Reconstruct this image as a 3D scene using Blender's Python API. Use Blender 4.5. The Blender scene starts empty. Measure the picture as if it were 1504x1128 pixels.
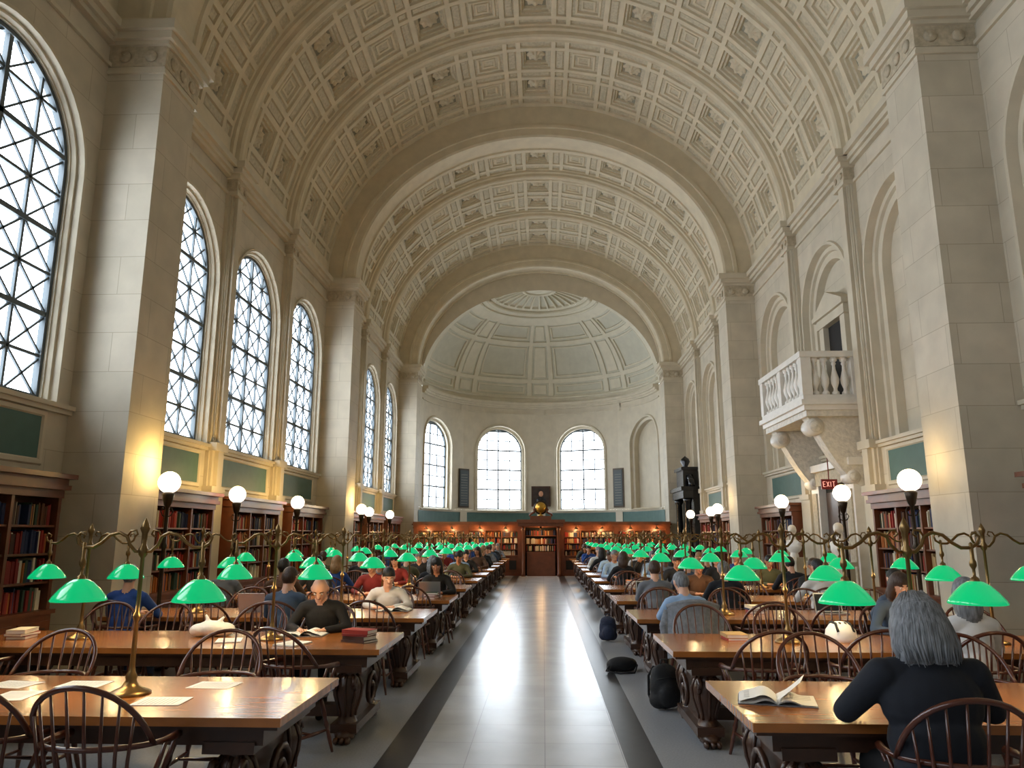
import bpy, math, random, bmesh
import numpy as np
from mathutils import Vector, Matrix
random.seed(7)
PI=math.pi
C=bpy.context.scene.collection
# ------------------------------------------------------------------ materials
def srgb(r,g,b):
    f=lambda c:(c/255/12.92) if c/255<=0.04045 else ((c/255+0.055)/1.055)**2.4
    return (f(r),f(g),f(b),1)
def mat(name,col,rough=.6,metal=0,emit=None,es=0,noise=0,nscale=8,bump=0,bscale=30,coat=0,spec=.5,stretch=None):
    m=bpy.data.materials.new(name); m.use_nodes=True; nt=m.node_tree; N=nt.nodes; L=nt.links
    b=N['Principled BSDF']; b.inputs['Base Color'].default_value=col
    b.inputs['Roughness'].default_value=rough; b.inputs['Metallic'].default_value=metal
    b.inputs['Specular IOR Level'].default_value=spec
    if coat: b.inputs['Coat Weight'].default_value=coat; b.inputs['Coat Roughness'].default_value=.15
    if emit:
        b.inputs['Emission Color'].default_value=emit; b.inputs['Emission Strength'].default_value=es
        try: m.cycles.emission_sampling='NONE'
        except Exception: pass
    if noise or bump:
        tc=N.new('ShaderNodeTexCoord'); src=tc.outputs['Object']
        if stretch:
            mp_=N.new('ShaderNodeMapping'); mp_.inputs['Scale'].default_value=stretch; L.new(src,mp_.inputs['Vector']); src=mp_.outputs['Vector']
    if noise:
        n=N.new('ShaderNodeTexNoise'); n.inputs['Scale'].default_value=nscale; n.inputs['Detail'].default_value=5
        L.new(src,n.inputs['Vector'])
        r=N.new('ShaderNodeValToRGB'); r.color_ramp.elements[0].position=.3; r.color_ramp.elements[1].position=.7
        r.color_ramp.elements[0].color=tuple(c*(1-noise) for c in col[:3])+(1,)
        r.color_ramp.elements[1].color=tuple(min(1,c*(1+noise)) for c in col[:3])+(1,)
        L.new(n.outputs['Fac'],r.inputs['Fac']); L.new(r.outputs['Color'],b.inputs['Base Color'])
    if bump:
        n2=N.new('ShaderNodeTexNoise'); n2.inputs['Scale'].default_value=bscale; n2.inputs['Detail'].default_value=4
        L.new(src,n2.inputs['Vector'])
        bp=N.new('ShaderNodeBump'); bp.inputs['Strength'].default_value=bump; bp.inputs['Distance'].default_value=.02
        L.new(n2.outputs['Fac'],bp.inputs['Height']); L.new(bp.outputs['Normal'],b.inputs['Normal'])
    return m
def stone_mat(name,c1,c2,mort,bw=1.25,bh=.56,rough=.65,ms=.006):
    m=bpy.data.materials.new(name); m.use_nodes=True; nt=m.node_tree; N=nt.nodes; L=nt.links
    b=N['Principled BSDF']; b.inputs['Roughness'].default_value=rough
    tc=N.new('ShaderNodeTexCoord'); sp=N.new('ShaderNodeSeparateXYZ'); L.new(tc.outputs['Object'],sp.inputs[0])
    ad=N.new('ShaderNodeMath'); ad.operation='ADD'; L.new(sp.outputs[0],ad.inputs[0]); L.new(sp.outputs[1],ad.inputs[1])
    cb=N.new('ShaderNodeCombineXYZ'); L.new(ad.outputs[0],cb.inputs[0]); L.new(sp.outputs[2],cb.inputs[1])
    br=N.new('ShaderNodeTexBrick'); br.inputs['Scale'].default_value=1; br.inputs['Brick Width'].default_value=bw
    br.inputs['Row Height'].default_value=bh; br.inputs['Mortar Size'].default_value=ms; br.inputs['Mortar Smooth'].default_value=.3
    br.inputs['Color1'].default_value=c1; br.inputs['Color2'].default_value=c2; br.inputs['Mortar'].default_value=mort
    L.new(cb.outputs[0],br.inputs['Vector'])
    n=N.new('ShaderNodeTexNoise'); n.inputs['Scale'].default_value=2.2; n.inputs['Detail'].default_value=7; L.new(tc.outputs['Object'],n.inputs['Vector'])
    mr=N.new('ShaderNodeMapRange'); mr.inputs[1].default_value=.3; mr.inputs[2].default_value=.7; mr.inputs[3].default_value=.88; mr.inputs[4].default_value=1.06
    L.new(n.outputs['Fac'],mr.inputs[0])
    mx=N.new('ShaderNodeVectorMath'); mx.operation='SCALE'; L.new(br.outputs['Color'],mx.inputs[0]); L.new(mr.outputs[0],mx.inputs['Scale'])
    L.new(mx.outputs[0],b.inputs['Base Color'])
    return m
M={}
M['stone']=stone_mat('limestone_blocks',srgb(204,193,173),srgb(194,184,163),srgb(172,160,138))
M['stone_s']=mat('limestone_smooth',srgb(201,190,168),.6,noise=.07,nscale=2.5)
M['stone_d']=mat('limestone_relief',srgb(186,173,149),.7,noise=.18,nscale=14,bump=.6,bscale=22)
M['vault']=mat('vault_plaster',srgb(208,195,168),.7,noise=.07,nscale=3)
M['vault_r']=mat('vault_recess',srgb(192,181,156),.7,noise=.16,nscale=14,bump=.5,bscale=25)
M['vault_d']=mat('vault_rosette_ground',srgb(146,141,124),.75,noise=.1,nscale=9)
M['dome']=mat('dome_plaster',srgb(208,200,178),.7,noise=.05,nscale=3)
M['dome_r']=mat('dome_panel',srgb(194,190,171),.7,noise=.05,nscale=3)
M['green']=mat('green_dado',srgb(74,104,96),.6,noise=.08,nscale=5)
M['frame']=mat('window_iron',srgb(78,88,94),.5)
M['marble_w']=mat('white_marble',srgb(232,226,216),.4,noise=.06,nscale=5,bump=.15,bscale=18)
M['wood']=mat('table_oak',srgb(160,98,46),.25,noise=.3,nscale=5,coat=.35,stretch=(.4,4,1))
M['wood_d']=mat('dark_oak',srgb(62,36,22),.4,noise=.25,nscale=7,coat=.2)
M['chair']=mat('mahogany',srgb(80,36,20),.3,noise=.2,nscale=9,coat=.5)
M['wood_r']=mat('screen_oak',srgb(106,56,30),.4,noise=.2,nscale=5,coat=.2)
M['brass']=mat('brass',srgb(132,106,68),.34,metal=.9)
M['bronze']=mat('bronze',srgb(62,52,42),.4,metal=.8)
M['black']=mat('black_marble',srgb(24,25,28),.2,noise=.4,nscale=4)
M['shade']=mat('green_glass',srgb(0,160,86),.15,emit=(0.0,.46,.17,1),es=.95,coat=.5)
M['shade_in']=mat('milk_glass',srgb(240,240,220),.4,emit=(.8,1,.7,1),es=1.4)
M['globe']=mat('opal_globe',srgb(255,245,225),.4,emit=(1,.9,.72,1),es=3)
M['paper']=mat('paper',srgb(245,243,238),.7)
M['ink']=mat('ink',srgb(120,120,125),.8)
M['red']=mat('exit_red',srgb(120,20,20),.4)
M['redlet']=mat('exit_letters',srgb(250,160,140),.4,emit=(1,.5,.4,1),es=1)
M['gold']=mat('gilt',srgb(205,160,70),.35,metal=.9)
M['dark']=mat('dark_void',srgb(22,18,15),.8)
M['canvas']=mat('portrait_canvas',srgb(48,34,28),.5,noise=.5,nscale=5)
M['plaque']=mat('slate_plaque',srgb(40,52,52),.5,noise=.2,nscale=15)
M['silver']=mat('laptop_silver',srgb(170,172,176),.35,metal=.6)
M['screen']=mat('laptop_screen',srgb(20,22,28),.2)
M['bagblack']=mat('nylon_black',srgb(26,27,30),.75,noise=.2,nscale=20,bump=.3)
M['bagblue']=mat('nylon_navy',srgb(34,44,70),.75,noise=.2,nscale=20,bump=.3)
M['plastic']=mat('plastic_bag',srgb(232,230,228),.35,bump=.5,bscale=14)
M['fleece']=mat('grey_fleece',srgb(128,132,140),.95,noise=.2,nscale=30,bump=.4,bscale=40)
bookcols=[(120,26,22),(150,40,28),(86,52,30),(176,146,98),(40,62,48),(34,44,78),(206,196,172),(60,32,24),(168,96,40)]
BK=[mat('book_cloth_%d'%i,srgb(*c),.7) for i,c in enumerate(bookcols)]
def floor_mats():
    out=[]
    m=stone_mat('aisle_marble_tile',srgb(196,199,204),srgb(187,190,196),srgb(158,161,167),bw=.61,bh=.61,rough=.24,ms=.004)
    nt=m.node_tree
    cb=[n for n in nt.nodes if n.type=='COMBXYZ'][0]; sp=[n for n in nt.nodes if n.type=='SEPXYZ'][0]
    for l in list(cb.inputs[0].links)+list(cb.inputs[1].links): nt.links.remove(l)
    nt.links.new(sp.outputs[0],cb.inputs[0]); nt.links.new(sp.outputs[1],cb.inputs[1])
    br=[n for n in nt.nodes if n.type=='TEX_BRICK'][0]; br.offset=0
    out.append(m)
    out.append(mat('floor_dark_strip',srgb(50,50,54),.32,noise=.15,nscale=10,spec=.35))
    out.append(mat('floor_terrazzo',srgb(150,153,158),.32,noise=.16,nscale=60,spec=.45))
    return out
FM=floor_mats()
# ------------------------------------------------------------------ mesh builder
class MB:
    def __init__(s): s.v=[];s.f=[];s.m=[];s.s=[]
    def add(s,vs,fs,m=0,sm=False):
        o=len(s.v); s.v+= [tuple(p) for p in vs]
        for f in fs: s.f.append(tuple(i+o for i in f)); s.m.append(m); s.s.append(sm)
    def box2(s,x0,x1,y0,y1,z0,z1,m=0):
        v=[(x0,y0,z0),(x1,y0,z0),(x1,y1,z0),(x0,y1,z0),(x0,y0,z1),(x1,y0,z1),(x1,y1,z1),(x0,y1,z1)]
        s.add(v,[(0,3,2,1),(4,5,6,7),(0,1,5,4),(1,2,6,5),(2,3,7,6),(3,0,4,7)],m)
    def box(s,c,sz,m=0,R=None):
        v=[]
        for dz in(-.5,.5):
            for dx,dy in((-.5,-.5),(.5,-.5),(.5,.5),(-.5,.5)):
                p=Vector((dx*sz[0],dy*sz[1],dz*sz[2]))
                if R is not None: p=R@p
                v.append(tuple(p+Vector(c)))
        s.add(v,[(0,3,2,1),(4,5,6,7),(0,1,5,4),(1,2,6,5),(2,3,7,6),(3,0,4,7)],m)
    def lathe(s,prof,c=(0,0,0),n=16,m=0,sm=True,ax='z',sx=1,sy=1,rot=0):
        v=[]
        for r,z in prof:
            for k in range(n):
                a=2*PI*k/n+rot; p=(r*math.cos(a)*sx,r*math.sin(a)*sy,z)
                if ax=='x': p=(p[2],p[0],p[1])
                if ax=='y': p=(p[0],p[2],p[1])
                v.append((p[0]+c[0],p[1]+c[1],p[2]+c[2]))
        f=[]
        for i in range(len(prof)-1):
            for k in range(n):
                f.append((i*n+k,i*n+(k+1)%n,(i+1)*n+(k+1)%n,(i+1)*n+k))
        if prof[0][0]>1e-5: f.append(tuple(range(n-1,-1,-1)))
        if prof[-1][0]>1e-5: f.append(tuple((len(prof)-1)*n+k for k in range(n)))
        s.add(v,f,m,sm)
    def tube(s,path,r,n=8,m=0,closed=False,sm=True,flat=1.0):
        P=[Vector(p) for p in path]; K=len(P)
        if not hasattr(r,'__len__'): r=[r]*K
        T=[]
        for i in range(K):
            if closed: t=P[(i+1)%K]-P[i-1]
            else: t=P[min(i+1,K-1)]-P[max(i-1,0)]
            T.append(t.normalized())
        up=Vector((0,0,1)) if abs(T[0].z)<.9 else Vector((0,1,0))
        a=T[0].cross(up).normalized(); v=[]
        for i in range(K):
            a=(a-T[i]*a.dot(T[i])).normalized(); b=T[i].cross(a)
            for k in range(n):
                an=2*PI*k/n+PI/n; v.append(tuple(P[i]+a*math.cos(an)*r[i]+b*math.sin(an)*r[i]*flat))
        f=[]; 
        for i in range(K if closed else K-1):
            j=(i+1)%K
            for k in range(n): f.append((i*n+k,i*n+(k+1)%n,j*n+(k+1)%n,j*n+k))
        if not closed: f.append(tuple(range(n-1,-1,-1))); f.append(tuple((K-1)*n+k for k in range(n)))
        s.add(v,f,m,sm)
    def ell(s,c,r,n=12,m=0,R=None):
        v=[];f=[]; h=n//2
        for i in range(h+1):
            t=PI*i/h
            for k in range(n):
                a=2*PI*k/n; p=Vector((r[0]*math.sin(t)*math.cos(a),r[1]*math.sin(t)*math.sin(a),r[2]*math.cos(t)))
                if R is not None: p=R@p
                v.append(tuple(p+Vector(c)))
        for i in range(h):
            for k in range(n): f.append((i*n+k,(i+1)*n+k,(i+1)*n+(k+1)%n,i*n+(k+1)%n))
        s.add(v,f,m,True)
    def ext(s,o,M4=None,dm=0):
        vs=[tuple(M4@Vector(p)) for p in o.v] if M4 is not None else o.v
        b=len(s.v); s.v+=vs
        s.f+=[tuple(i+b for i in f) for f in o.f]; s.m+=[x+dm for x in o.m]; s.s+=o.s
    def mesh(s,name,mats,fix=True):
        me=bpy.data.meshes.new(name); me.from_pydata(s.v,[],s.f)
        for x in mats: me.materials.append(x)
        me.polygons.foreach_set('material_index',s.m); me.polygons.foreach_set('use_smooth',s.s)
        me.update(); me.validate()
        return me
def ob(name,me,loc=(0,0,0),rz=0,parent=None,rot=None,sc=None):
    o=bpy.data.objects.new(name,me); C.objects.link(o); o.location=loc
    o.rotation_euler=rot if rot else (0,0,rz)
    if sc: o.scale=sc
    if parent: o.parent=parent
    return o
# ------------------------------------------------------------------ layout constants
WX=6.4; ZS=9.3; VB=5.7; AX=5.55; AB=4.65
PIERS=[-12.8,-1.2,10.4,22.0,33.6]; PH=.5
XL=-3.3; XR=2.98
bays=[]; pils=[]
for i in range(4):
    a=PIERS[i]+PH; b=PIERS[i+1]-PH; w=(b-a)/3
    for k in range(3): bays.append((a+w*k,a+w*(k+1),i,k))
    pils+=[a+w,a+2*w]
# ------------------------------------------------------------------ walls
WZ=6.64; WHW=1.32
def loop(yc,hw,zb,zs,n=20):
    P=[(yc-hw,zb)]
    for k in range(n+1):
        t=PI*k/n; P.append((yc-hw*math.cos(t),zs+hw*math.sin(t)))
    P.append((yc+hw,zb)); return P
def wall_bay(mb,mp,s0,s1,z0,z1,yc,L,zs,m=0,mm=1,fill=None,n=20,sub=1):
    hw,zb,_=L[0]
    def q(a,b,c,d): mb.add([mp(*a),mp(*b),mp(*c),mp(*d)],[(0,1,2,3)],m)
    for k in range(sub):
        sa=s0+(s1-s0)*k/sub; sb=s0+(s1-s0)*(k+1)/sub
        q((sa,0,z0),(sb,0,z0),(sb,0,zb),(sa,0,zb))
    q((s0,0,zb),(yc-hw,0,zb),(yc-hw,0,zs),(s0,0,zs)); q((yc+hw,0,zb),(s1,0,zb),(s1,0,zs),(yc+hw,0,zs))
    lp=loop(yc,hw,zb,zs,n)[1:-1]
    out=[(s0,zs)]+[(s0+(s1-s0)*k/(n-2),z1) for k in range(n-1)]+[(s1,zs)]
    for k in range(n):
        q((lp[k][0],0,lp[k][1]),(lp[k+1][0],0,lp[k+1][1]),(out[k+1][0],0,out[k+1][1]),(out[k][0],0,out[k][1]))
    prev=None
    for hw,zb,d in L:
        cur=[mp(a,d,b) for a,b in loop(yc,hw,zb,zs,n)]
        if prev:
            K=len(cur); mb.add(prev+cur,[(i,(i+1)%K,K+(i+1)%K,K+i) for i in range(K)],mm)
        prev=cur
    if fill is not None: mb.add(prev,[tuple(range(len(prev)))],fill)
mpL=lambda s,d,z:(-(WX+d),s,z)
mpR=lambda s,d,z:(WX+d,s,z)
LO=[(1.48,3.4,0),(1.47,3.36,-.05),(1.42,3.36,-.05),(1.40,3.42,.04),(1.36,3.42,.04),(1.34,3.46,.1),(1.32,3.46,.1),(1.32,3.46,.26)]
def wall(name,mp,blind):
    mb=MB()
    for a,b,i,k in bays:
        yc=(a+b)/2
        L=LO if not blind else [(1.46,3.4,0),(1.44,3.36,-.05),(1.38,3.36,-.05),(1.36,3.42,.1),(1.26,3.42,.1),(1.24,3.46,.16),(1.08,3.5,.16),(1.06,3.52,.32)]
        wall_bay(mb,mp,a,b,0,ZS+.1,yc,L,WZ,0,1,fill=0 if blind else None)
        fr=[(1.3,2.6,3.28,-.03),(1.25,2.65,3.23,-.03),(1.23,2.67,3.21,-.005)]
        prev=None
        for hw,z0,z1,d in [(1.32,2.58,3.3,0)]+fr:
            cur=[mp(yc-hw,d,z0),mp(yc+hw,d,z0),mp(yc+hw,d,z1),mp(yc-hw,d,z1)]
            if prev: mb.add(prev+cur,[(j,(j+1)%4,4+(j+1)%4,4+j) for j in range(4)],1)
            prev=cur
        mb.add(prev,[(0,1,2,3)],2)
        for z0,z1,d in((3.3,3.36,.06),(3.36,3.42,.1)):
            c=[mp(a,0,z0),mp(b,-d,z1)]
            mb.box2(min(c[0][0],c[1][0]),max(c[0][0],c[1][0]),a,b,z0,z1,1)
    for p in PIERS:
        c=[mp(p-PH,0,0),mp(p+PH,0,0),mp(p+PH,0,ZS+.1),mp(p-PH,0,ZS+.1)]; mb.add(c,[(0,1,2,3)],0)
    return ob(name,mb.mesh(name,[M['stone'],M['stone_s'],M['green']]))
wall('wall_left',mpL,False); wall('wall_right',mpR,True)
for sgn,nm in((-1,'trim_1'),(1,'trim_2')):
    mb=MB()
    for a,b,i,k in bays:
        for z0,z1,d in((8.62,8.68,.05),(8.98,9.06,.1),(9.06,9.16,.16),(9.16,9.3,.24)):
            x0,x1=sorted((sgn*WX,sgn*(WX-d))); mb.box2(x0,x1,a,b,z0,z1,0)
    ob(nm,mb.mesh(nm,[M['stone_s']]))
def pilaster_mesh():
    mb=MB(); S=.9
    def st(hw,d,z0,z1,m=0): mb.box2(-d,0,-hw*S,hw*S,z0,z1,m)
    st(.34,.2,0,.5); st(.32,.17,.5,2.5)
    st(.34,.2,2.5,2.62)
    st(.3,.07,2.62,8.66); st(.24,.12,2.62,8.66); st(.13,.2,2.62,8.66)
    for y in(-.24,.24): mb.tube([(-.075,y,3.42),(-.075,y,8.6)],.022,6,0)
    for y in(-.165,.165): mb.tube([(-.125,y,3.42),(-.125,y,8.6)],.025,6,0)
    st(.3,.22,3.3,3.46)
    st(.3,.24,8.6,8.68); st(.28,.22,8.68,8.95,1); st(.34,.28,8.95,9.05); st(.39,.34,9.05,9.16); st(.44,.4,9.16,9.3)
    for y in(-.14,.14): mb.lathe([(0,0),(.07,0),(.06,-.03),(0,-.04)],(-.22,y,8.82),10,1,ax='x')
    return mb.mesh('pilaster',[M['stone_s'],M['stone_d']])
pm=pilaster_mesh()
for p in pils:
    ob('wall_pilaster',pm,(WX,p,0)); ob('wall_pilaster',pm,(-WX,p,0),rz=PI)
def pier_mesh():
    mb=MB(); D=WX-AX
    def st(e,z0,z1,m=0): mb.box2(-D-e,0,-PH-e,PH+e,z0,z1,m)
    st(.08,0,.35,1); st(.04,.35,.45,1); st(0,.45,8.5); st(.04,8.5,8.56,1); st(.015,8.56,8.62,1); st(.03,8.62,8.95,2); st(.08,8.95,9.02,1); st(.14,9.02,9.14,1); st(.2,9.14,9.3,1)
    for y in(-.3,0,.3): mb.lathe([(0,0),(.1,0),(.085,-.03),(.04,-.03),(0,-.05)],(-D-.03,y,8.78),12,2,ax='x')
    for x in(-D+.2,-D+.6):
        for sg in(-1,1): mb.lathe([(0,0),(.1,0),(.085,.03*sg),(.04,.03*sg),(0,.05*sg)],(x,sg*(PH+.03),8.78),12,2,ax='y')
    return mb.mesh('pier',[M['stone'],M['stone_s'],M['stone_d']])
pr=pier_mesh()
for p in PIERS:
    ob('stone_pier',pr,(WX,p,0)); ob('stone_pier',pr,(-WX,p,0),rz=PI)
# ------------------------------------------------------------------ vault
def arc_table(a,b,n=2000):
    t=np.linspace(0,PI,n+1); x=-a*np.cos(t); z=b*np.sin(t)
    s=np.concatenate([[0],np.cumsum(np.hypot(np.diff(x),np.diff(z)))]); return t,s
tV,sV=arc_table(WX,VB); LV=float(sV[-1])
def vp(u,y,d=0):
    t=float(np.interp(u,sV,tV)); x=-WX*math.cos(t); z=VB*math.sin(t)
    nx=x/WX**2; nz=z/VB**2; l=math.hypot(nx,nz) or 1
    return (x+nx/l*d,y,ZS+z+nz/l*d)
def cell(mb,mp,u0,u1,v0,v1,ins,nu=1,nv=1,mats=None,cap=1):
    def ring(i,d):
        a0,a1,b0,b1=u0+i,u1-i,v0+i,v1-i; P=[]
        for k in range(nu): P.append((a0+(a1-a0)*k/nu,b0))
        for k in range(nv): P.append((a1,b0+(b1-b0)*k/nv))
        for k in range(nu): P.append((a1-(a1-a0)*k/nu,b1))
        for k in range(nv): P.append((a0,b1-(b1-b0)*k/nv))
        return [mp(u,v,d) for u,v in P]
    prev=ring(0,0); K=len(prev)
    for j,(i,d) in enumerate(ins):
        cur=ring(i,d); mb.add(prev+cur,[(k,(k+1)%K,K+(k+1)%K,K+k) for k in range(K)],mats[j] if mats else 0); prev=cur
    i,d=ins[-1]
    if nu==1 and nv==1: mb.add(prev,[(0,1,2,3)],cap)
    else:
        g=[mp(u0+i+(u1-u0-2*i)*a/nu,v0+i+(v1-v0-2*i)*b/nv,d) for b in range(nv+1) for a in range(nu+1)]
        mb.add(g,[(b*(nu+1)+a,b*(nu+1)+a+1,(b+1)*(nu+1)+a+1,(b+1)*(nu+1)+a) for a in range(nu) for b in range(nv)],cap)
def rosette(mb,u,v,d,R=.27):
    n=32; rings=[(1.0,0),(.92,-.06),(.6,-.035),(.45,-.10),(.28,-.07),(.2,-.13),(0,-.145)]
    vs=[]
    for r,h in rings:
        for k in range(n):
            a=2*PI*k/n; w=1-(.18*abs(math.sin(4*a)) if r>.3 else 0)
            hh=h*(1-(.5*abs(math.sin(4*a))**2 if .3<r<1 else 0))
            vs.append(vp(u+R*r*w*math.cos(a),v+R*r*w*math.sin(a),d+hh))
    fs=[(i*n+k,i*n+(k+1)%n,(i+1)*n+(k+1)%n,(i+1)*n+k) for i in range(len(rings)-1) for k in range(n)]
    mb.add(vs,fs,0,True)
half=LV/2; A=.98;B=(2.72-2*A)/2
ucells=[]
ucells.append((half-A/2,half+A/2,'R')); lo=half-A/2; kinds=['n','S','n','R']; j=0
left=[]
while lo>0.02:
    kd=kinds[j%4]; w=A if kd in'SR' else B; a=max(0,lo-w)
    if lo-a<w*.95: kd='p'
    left.append((a,lo,kd)); lo=a; j+=1
ucells=left[::-1]+ucells+[(LV-b,LV-a,k) for a,b,k in left]
mb=MB()
I1=[(.07,0),(.085,.06),(.14,.06),(.155,.12),(.2,.13),(.22,.20)]
I2=[(.07,0),(.085,.05),(.15,.05),(.17,.015),(.22,.015),(.24,.07),(.3,.07),(.31,.04),(.36,.04),(.37,.065)]
I3=[(.06,0),(.075,.05)]
I4=[(.06,0),(.075,.05),(.1,.05),(.11,.02)]
for a,b,i,k in bays:
    e0=.3; y0=a+(.1 if k==0 else e0); y1=b-(.1 if k==2 else e0)
    tot=y1-y0; mg=(tot-2*A-.37)/2
    vc=[(y0,y0+mg,'m'),(y0+mg,y0+mg+A,'w'),(y0+mg+A,y0+mg+A+.37,'n'),(y0+mg+A+.37,y1-mg,'w'),(y1-mg,y1,'m')]
    vc.insert(0,(a,y0,'p'))
    vc.append((y1,b,'p'))
    for u0,u1,ku in ucells:
        for v0,v1,kv in vc:
            if ku=='p' or kv=='p': mb.add([vp(u0,v0),vp(u1,v0),vp(u1,v1),vp(u0,v1)],[(0,1,2,3)],0)
            elif kv=='w' and ku=='R':
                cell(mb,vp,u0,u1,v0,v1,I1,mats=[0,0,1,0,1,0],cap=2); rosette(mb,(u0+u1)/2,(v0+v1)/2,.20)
            elif kv=='w' and ku=='S': cell(mb,vp,u0,u1,v0,v1,I2,mats=[0,0,1,0,0,0,1,0,0,0],cap=1)
            elif ku=='n' and kv in'nw': cell(mb,vp,u0,u1,v0,v1,I4,mats=[0,0,1,0],cap=1)
            elif kv=='n': cell(mb,vp,u0,u1,v0,v1,I4,mats=[0,0,1,0],cap=1)
            else:
                if v1-v0>.2: cell(mb,vp,u0,u1,v0,v1,I3,cap=1)
                else: mb.add([vp(u0,v0),vp(u1,v0),vp(u1,v1),vp(u0,v1)],[(0,1,2,3)],0)
for p in PIERS:
    for q in range(40):
        u0=LV*q/40;u1=LV*(q+1)/40; mb.add([vp(u0,p-PH),vp(u1,p-PH),vp(u1,p+PH),vp(u0,p+PH)],[(0,1,2,3)],0)
ob('ceiling',mb.mesh('ceiling',[M['vault'],M['vault_r'],M['vault_d']]))
def rib(yc):
    mb=MB(); pf=[(-.3,.02),(-.29,-.07),(-.24,-.1),(-.2,-.07),(-.17,-.07),(-.15,-.16),(-.1,-.2),(-.05,-.17),(.05,-.17),(.1,-.2),(.15,-.16),(.17,-.07),(.2,-.07),(.24,-.1),(.29,-.07),(.3,.02)]
    n=72; vs=[vp(LV*q/n,yc+y,d) for q in range(n+1) for y,d in pf]; K=len(pf)
    mb.add(vs,[(q*K+k,q*K+k+1,(q+1)*K+k+1,(q+1)*K+k) for q in range(n) for k in range(K-1)],0,False)
    ob('vault_rib',mb.mesh('vault_rib',[M['vault']]))
for p in pils: rib(p)
def arch(yc):
    mb=MB(); n=72
    def P(t,y,g):
        a=AX+g; b=AB+g
        return (-a*math.cos(t),yc+y,ZS+b*math.sin(t))
    pf=[(-PH,1.15),(-PH,.42),(-PH-.04,.4),(-PH-.04,.3),(-PH,.28),(-PH,.06),(-PH+.03,0),(-PH+.16,0),(-PH+.18,.05),(PH-.18,.05),(PH-.16,0),(PH-.03,0),(PH,.06),(PH,.28),(PH+.04,.3),(PH+.04,.4),(PH,.42),(PH,1.15)]
    K=len(pf); vs=[P(PI*q/n,y,g) for q in range(n+1) for y,g in pf]
    mb.add(vs,[(q*K+k,q*K+k+1,(q+1)*K+k+1,(q+1)*K+k) for q in range(n) for k in range(K-1)],0)
    ob('transverse_arch',mb.mesh('transverse_arch',[M['vault']]))
for p in PIERS: arch(p)
# ------------------------------------------------------------------ apse
YA=34.1; RA=AX; ZA=8.6; HA=4.6
mpA=lambda s,d,z:(math.sin(s/RA)*(RA+d),YA+math.cos(s/RA)*(RA+d),z)
mb=MB(); q4=PI/4*RA
APS=[(-2+k)*q4 for k in range(4)]
LA=[(1.45,2.95,0),(1.42,2.92,-.06),(1.34,2.92,-.06),(1.32,3.0,.1),(1.2,3.0,.12),(1.2,3.0,.4)]
for q,s0 in enumerate(APS):
    wall_bay(mb,mpA,s0,s0+q4,0,ZA,s0+q4/2,LA,6.0,0,1,sub=8,fill=0 if q==3 else None)
for z0,z1,d in((2.86,2.94,.06),(2.2,2.26,.05),(8.0,8.06,.05),(8.3,8.38,.12),(8.38,8.48,.2),(8.48,8.62,.28)):
    n=48; A0=-PI/2+.07; A1=PI/2-.07
    for k in range(n):
        a=(A0+(A1-A0)*k/n)*RA; b=(A0+(A1-A0)*(k+1)/n)*RA
        mb.add([mpA(a,0,z0),mpA(b,0,z0),mpA(b,-d,z0),mpA(a,-d,z0),mpA(a,0,z1),mpA(b,0,z1),mpA(b,-d,z1),mpA(a,-d,z1)],[(3,2,6,7),(0,1,2,3),(4,5,6,7)]+([(0,3,7,4)] if k==0 else [])+([(1,2,6,5)] if k==n-1 else []),1)
n=48
for k in range(n):
    a=(-PI/2+PI*k/n)*RA; b=(-PI/2+PI*(k+1)/n)*RA
    mb.add([mpA(a,-.02,2.3),mpA(b,-.02,2.3),mpA(b,-.02,2.82),mpA(a,-.02,2.82)],[(0,1,2,3)],2)
for s in(-q4,0,q4):
    for zz in((2.26,2.9),(7.9,8.35)):
        mb.add([mpA(s-.22,-.05,zz[0]),mpA(s+.22,-.05,zz[0]),mpA(s+.22,-.05,zz[1]),mpA(s-.22,-.05,zz[1])],[(0,1,2,3)],1)
ob('wall_end',mb.mesh('wall_end',[M['stone_s'],M['stone_s'],M['green']]))
rd=math.radians
def dm(u,v,d=0):
    R=RA+d; H=HA+d
    return (math.sin(u)*math.cos(v)*R,YA+math.cos(u)*math.cos(v)*R,ZA+math.sin(v)*H)
mb=MB()
az2=[(-90,-84,'h')]
for k in range(4):
    az2.append((-84+45*k,-51+45*k,'W')); 
    az2.append((-51+45*k,-39+45*k if k<3 else -51+45*k+6,'N' if k<3 else 'h'))
els=[(0,4,'p'),(4,15,'A'),(15,40,'B'),(40,55,'A'),(55,62,'p'),(62,66,'p')]
def mpd(u,v,d): return dm(rd(u),rd(v),d)
for a0,a1,ka in az2:
    for e0,e1,ke in els:
        nu=max(1,int((a1-a0)/5)); nv=max(1,int((e1-e0)/5))
        if ke=='p' or ka=='h': cell(mb,mpd,a0,a1,e0,e1,[(.01,0)],nu,nv,cap=0)
        elif ka=='W': cell(mb,mpd,a0,a1,e0,e1,[(1.4,0),(1.6,.07),(2.6,.07),(2.8,.03),(3.6,.03),(3.8,.1)],nu,nv,mats=[0,0,1,0,0,0],cap=1)
        else: cell(mb,mpd,a0,a1,e0,e1,[(1.2,0),(1.4,.06),(2.4,.06),(2.6,.02)],nu,nv,mats=[0,0,1,0],cap=0)
for k in range(16):
    a0=-90+180*k/16; a1=a0+180/16
    cell(mb,mpd,a0,a1,66,82,[(1.2,0),(1.6,.1),(2.4,.12)],2,3,cap=1)
zc=dm(0,rd(82))[2]
pts=[dm(rd(-90+180*k/24),rd(82),0) for k in range(25)]
mb.add([(0,YA,zc+.02)]+pts,[(0,k+1,k+2) for k in range(24)],0)
for el,r in((4,.07),(64,.12),(60,.06),(82,.08)):
    mb.tube([dm(rd(-85+170*k/60),rd(el),-.02) for k in range(61)],r,8,0)
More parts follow.
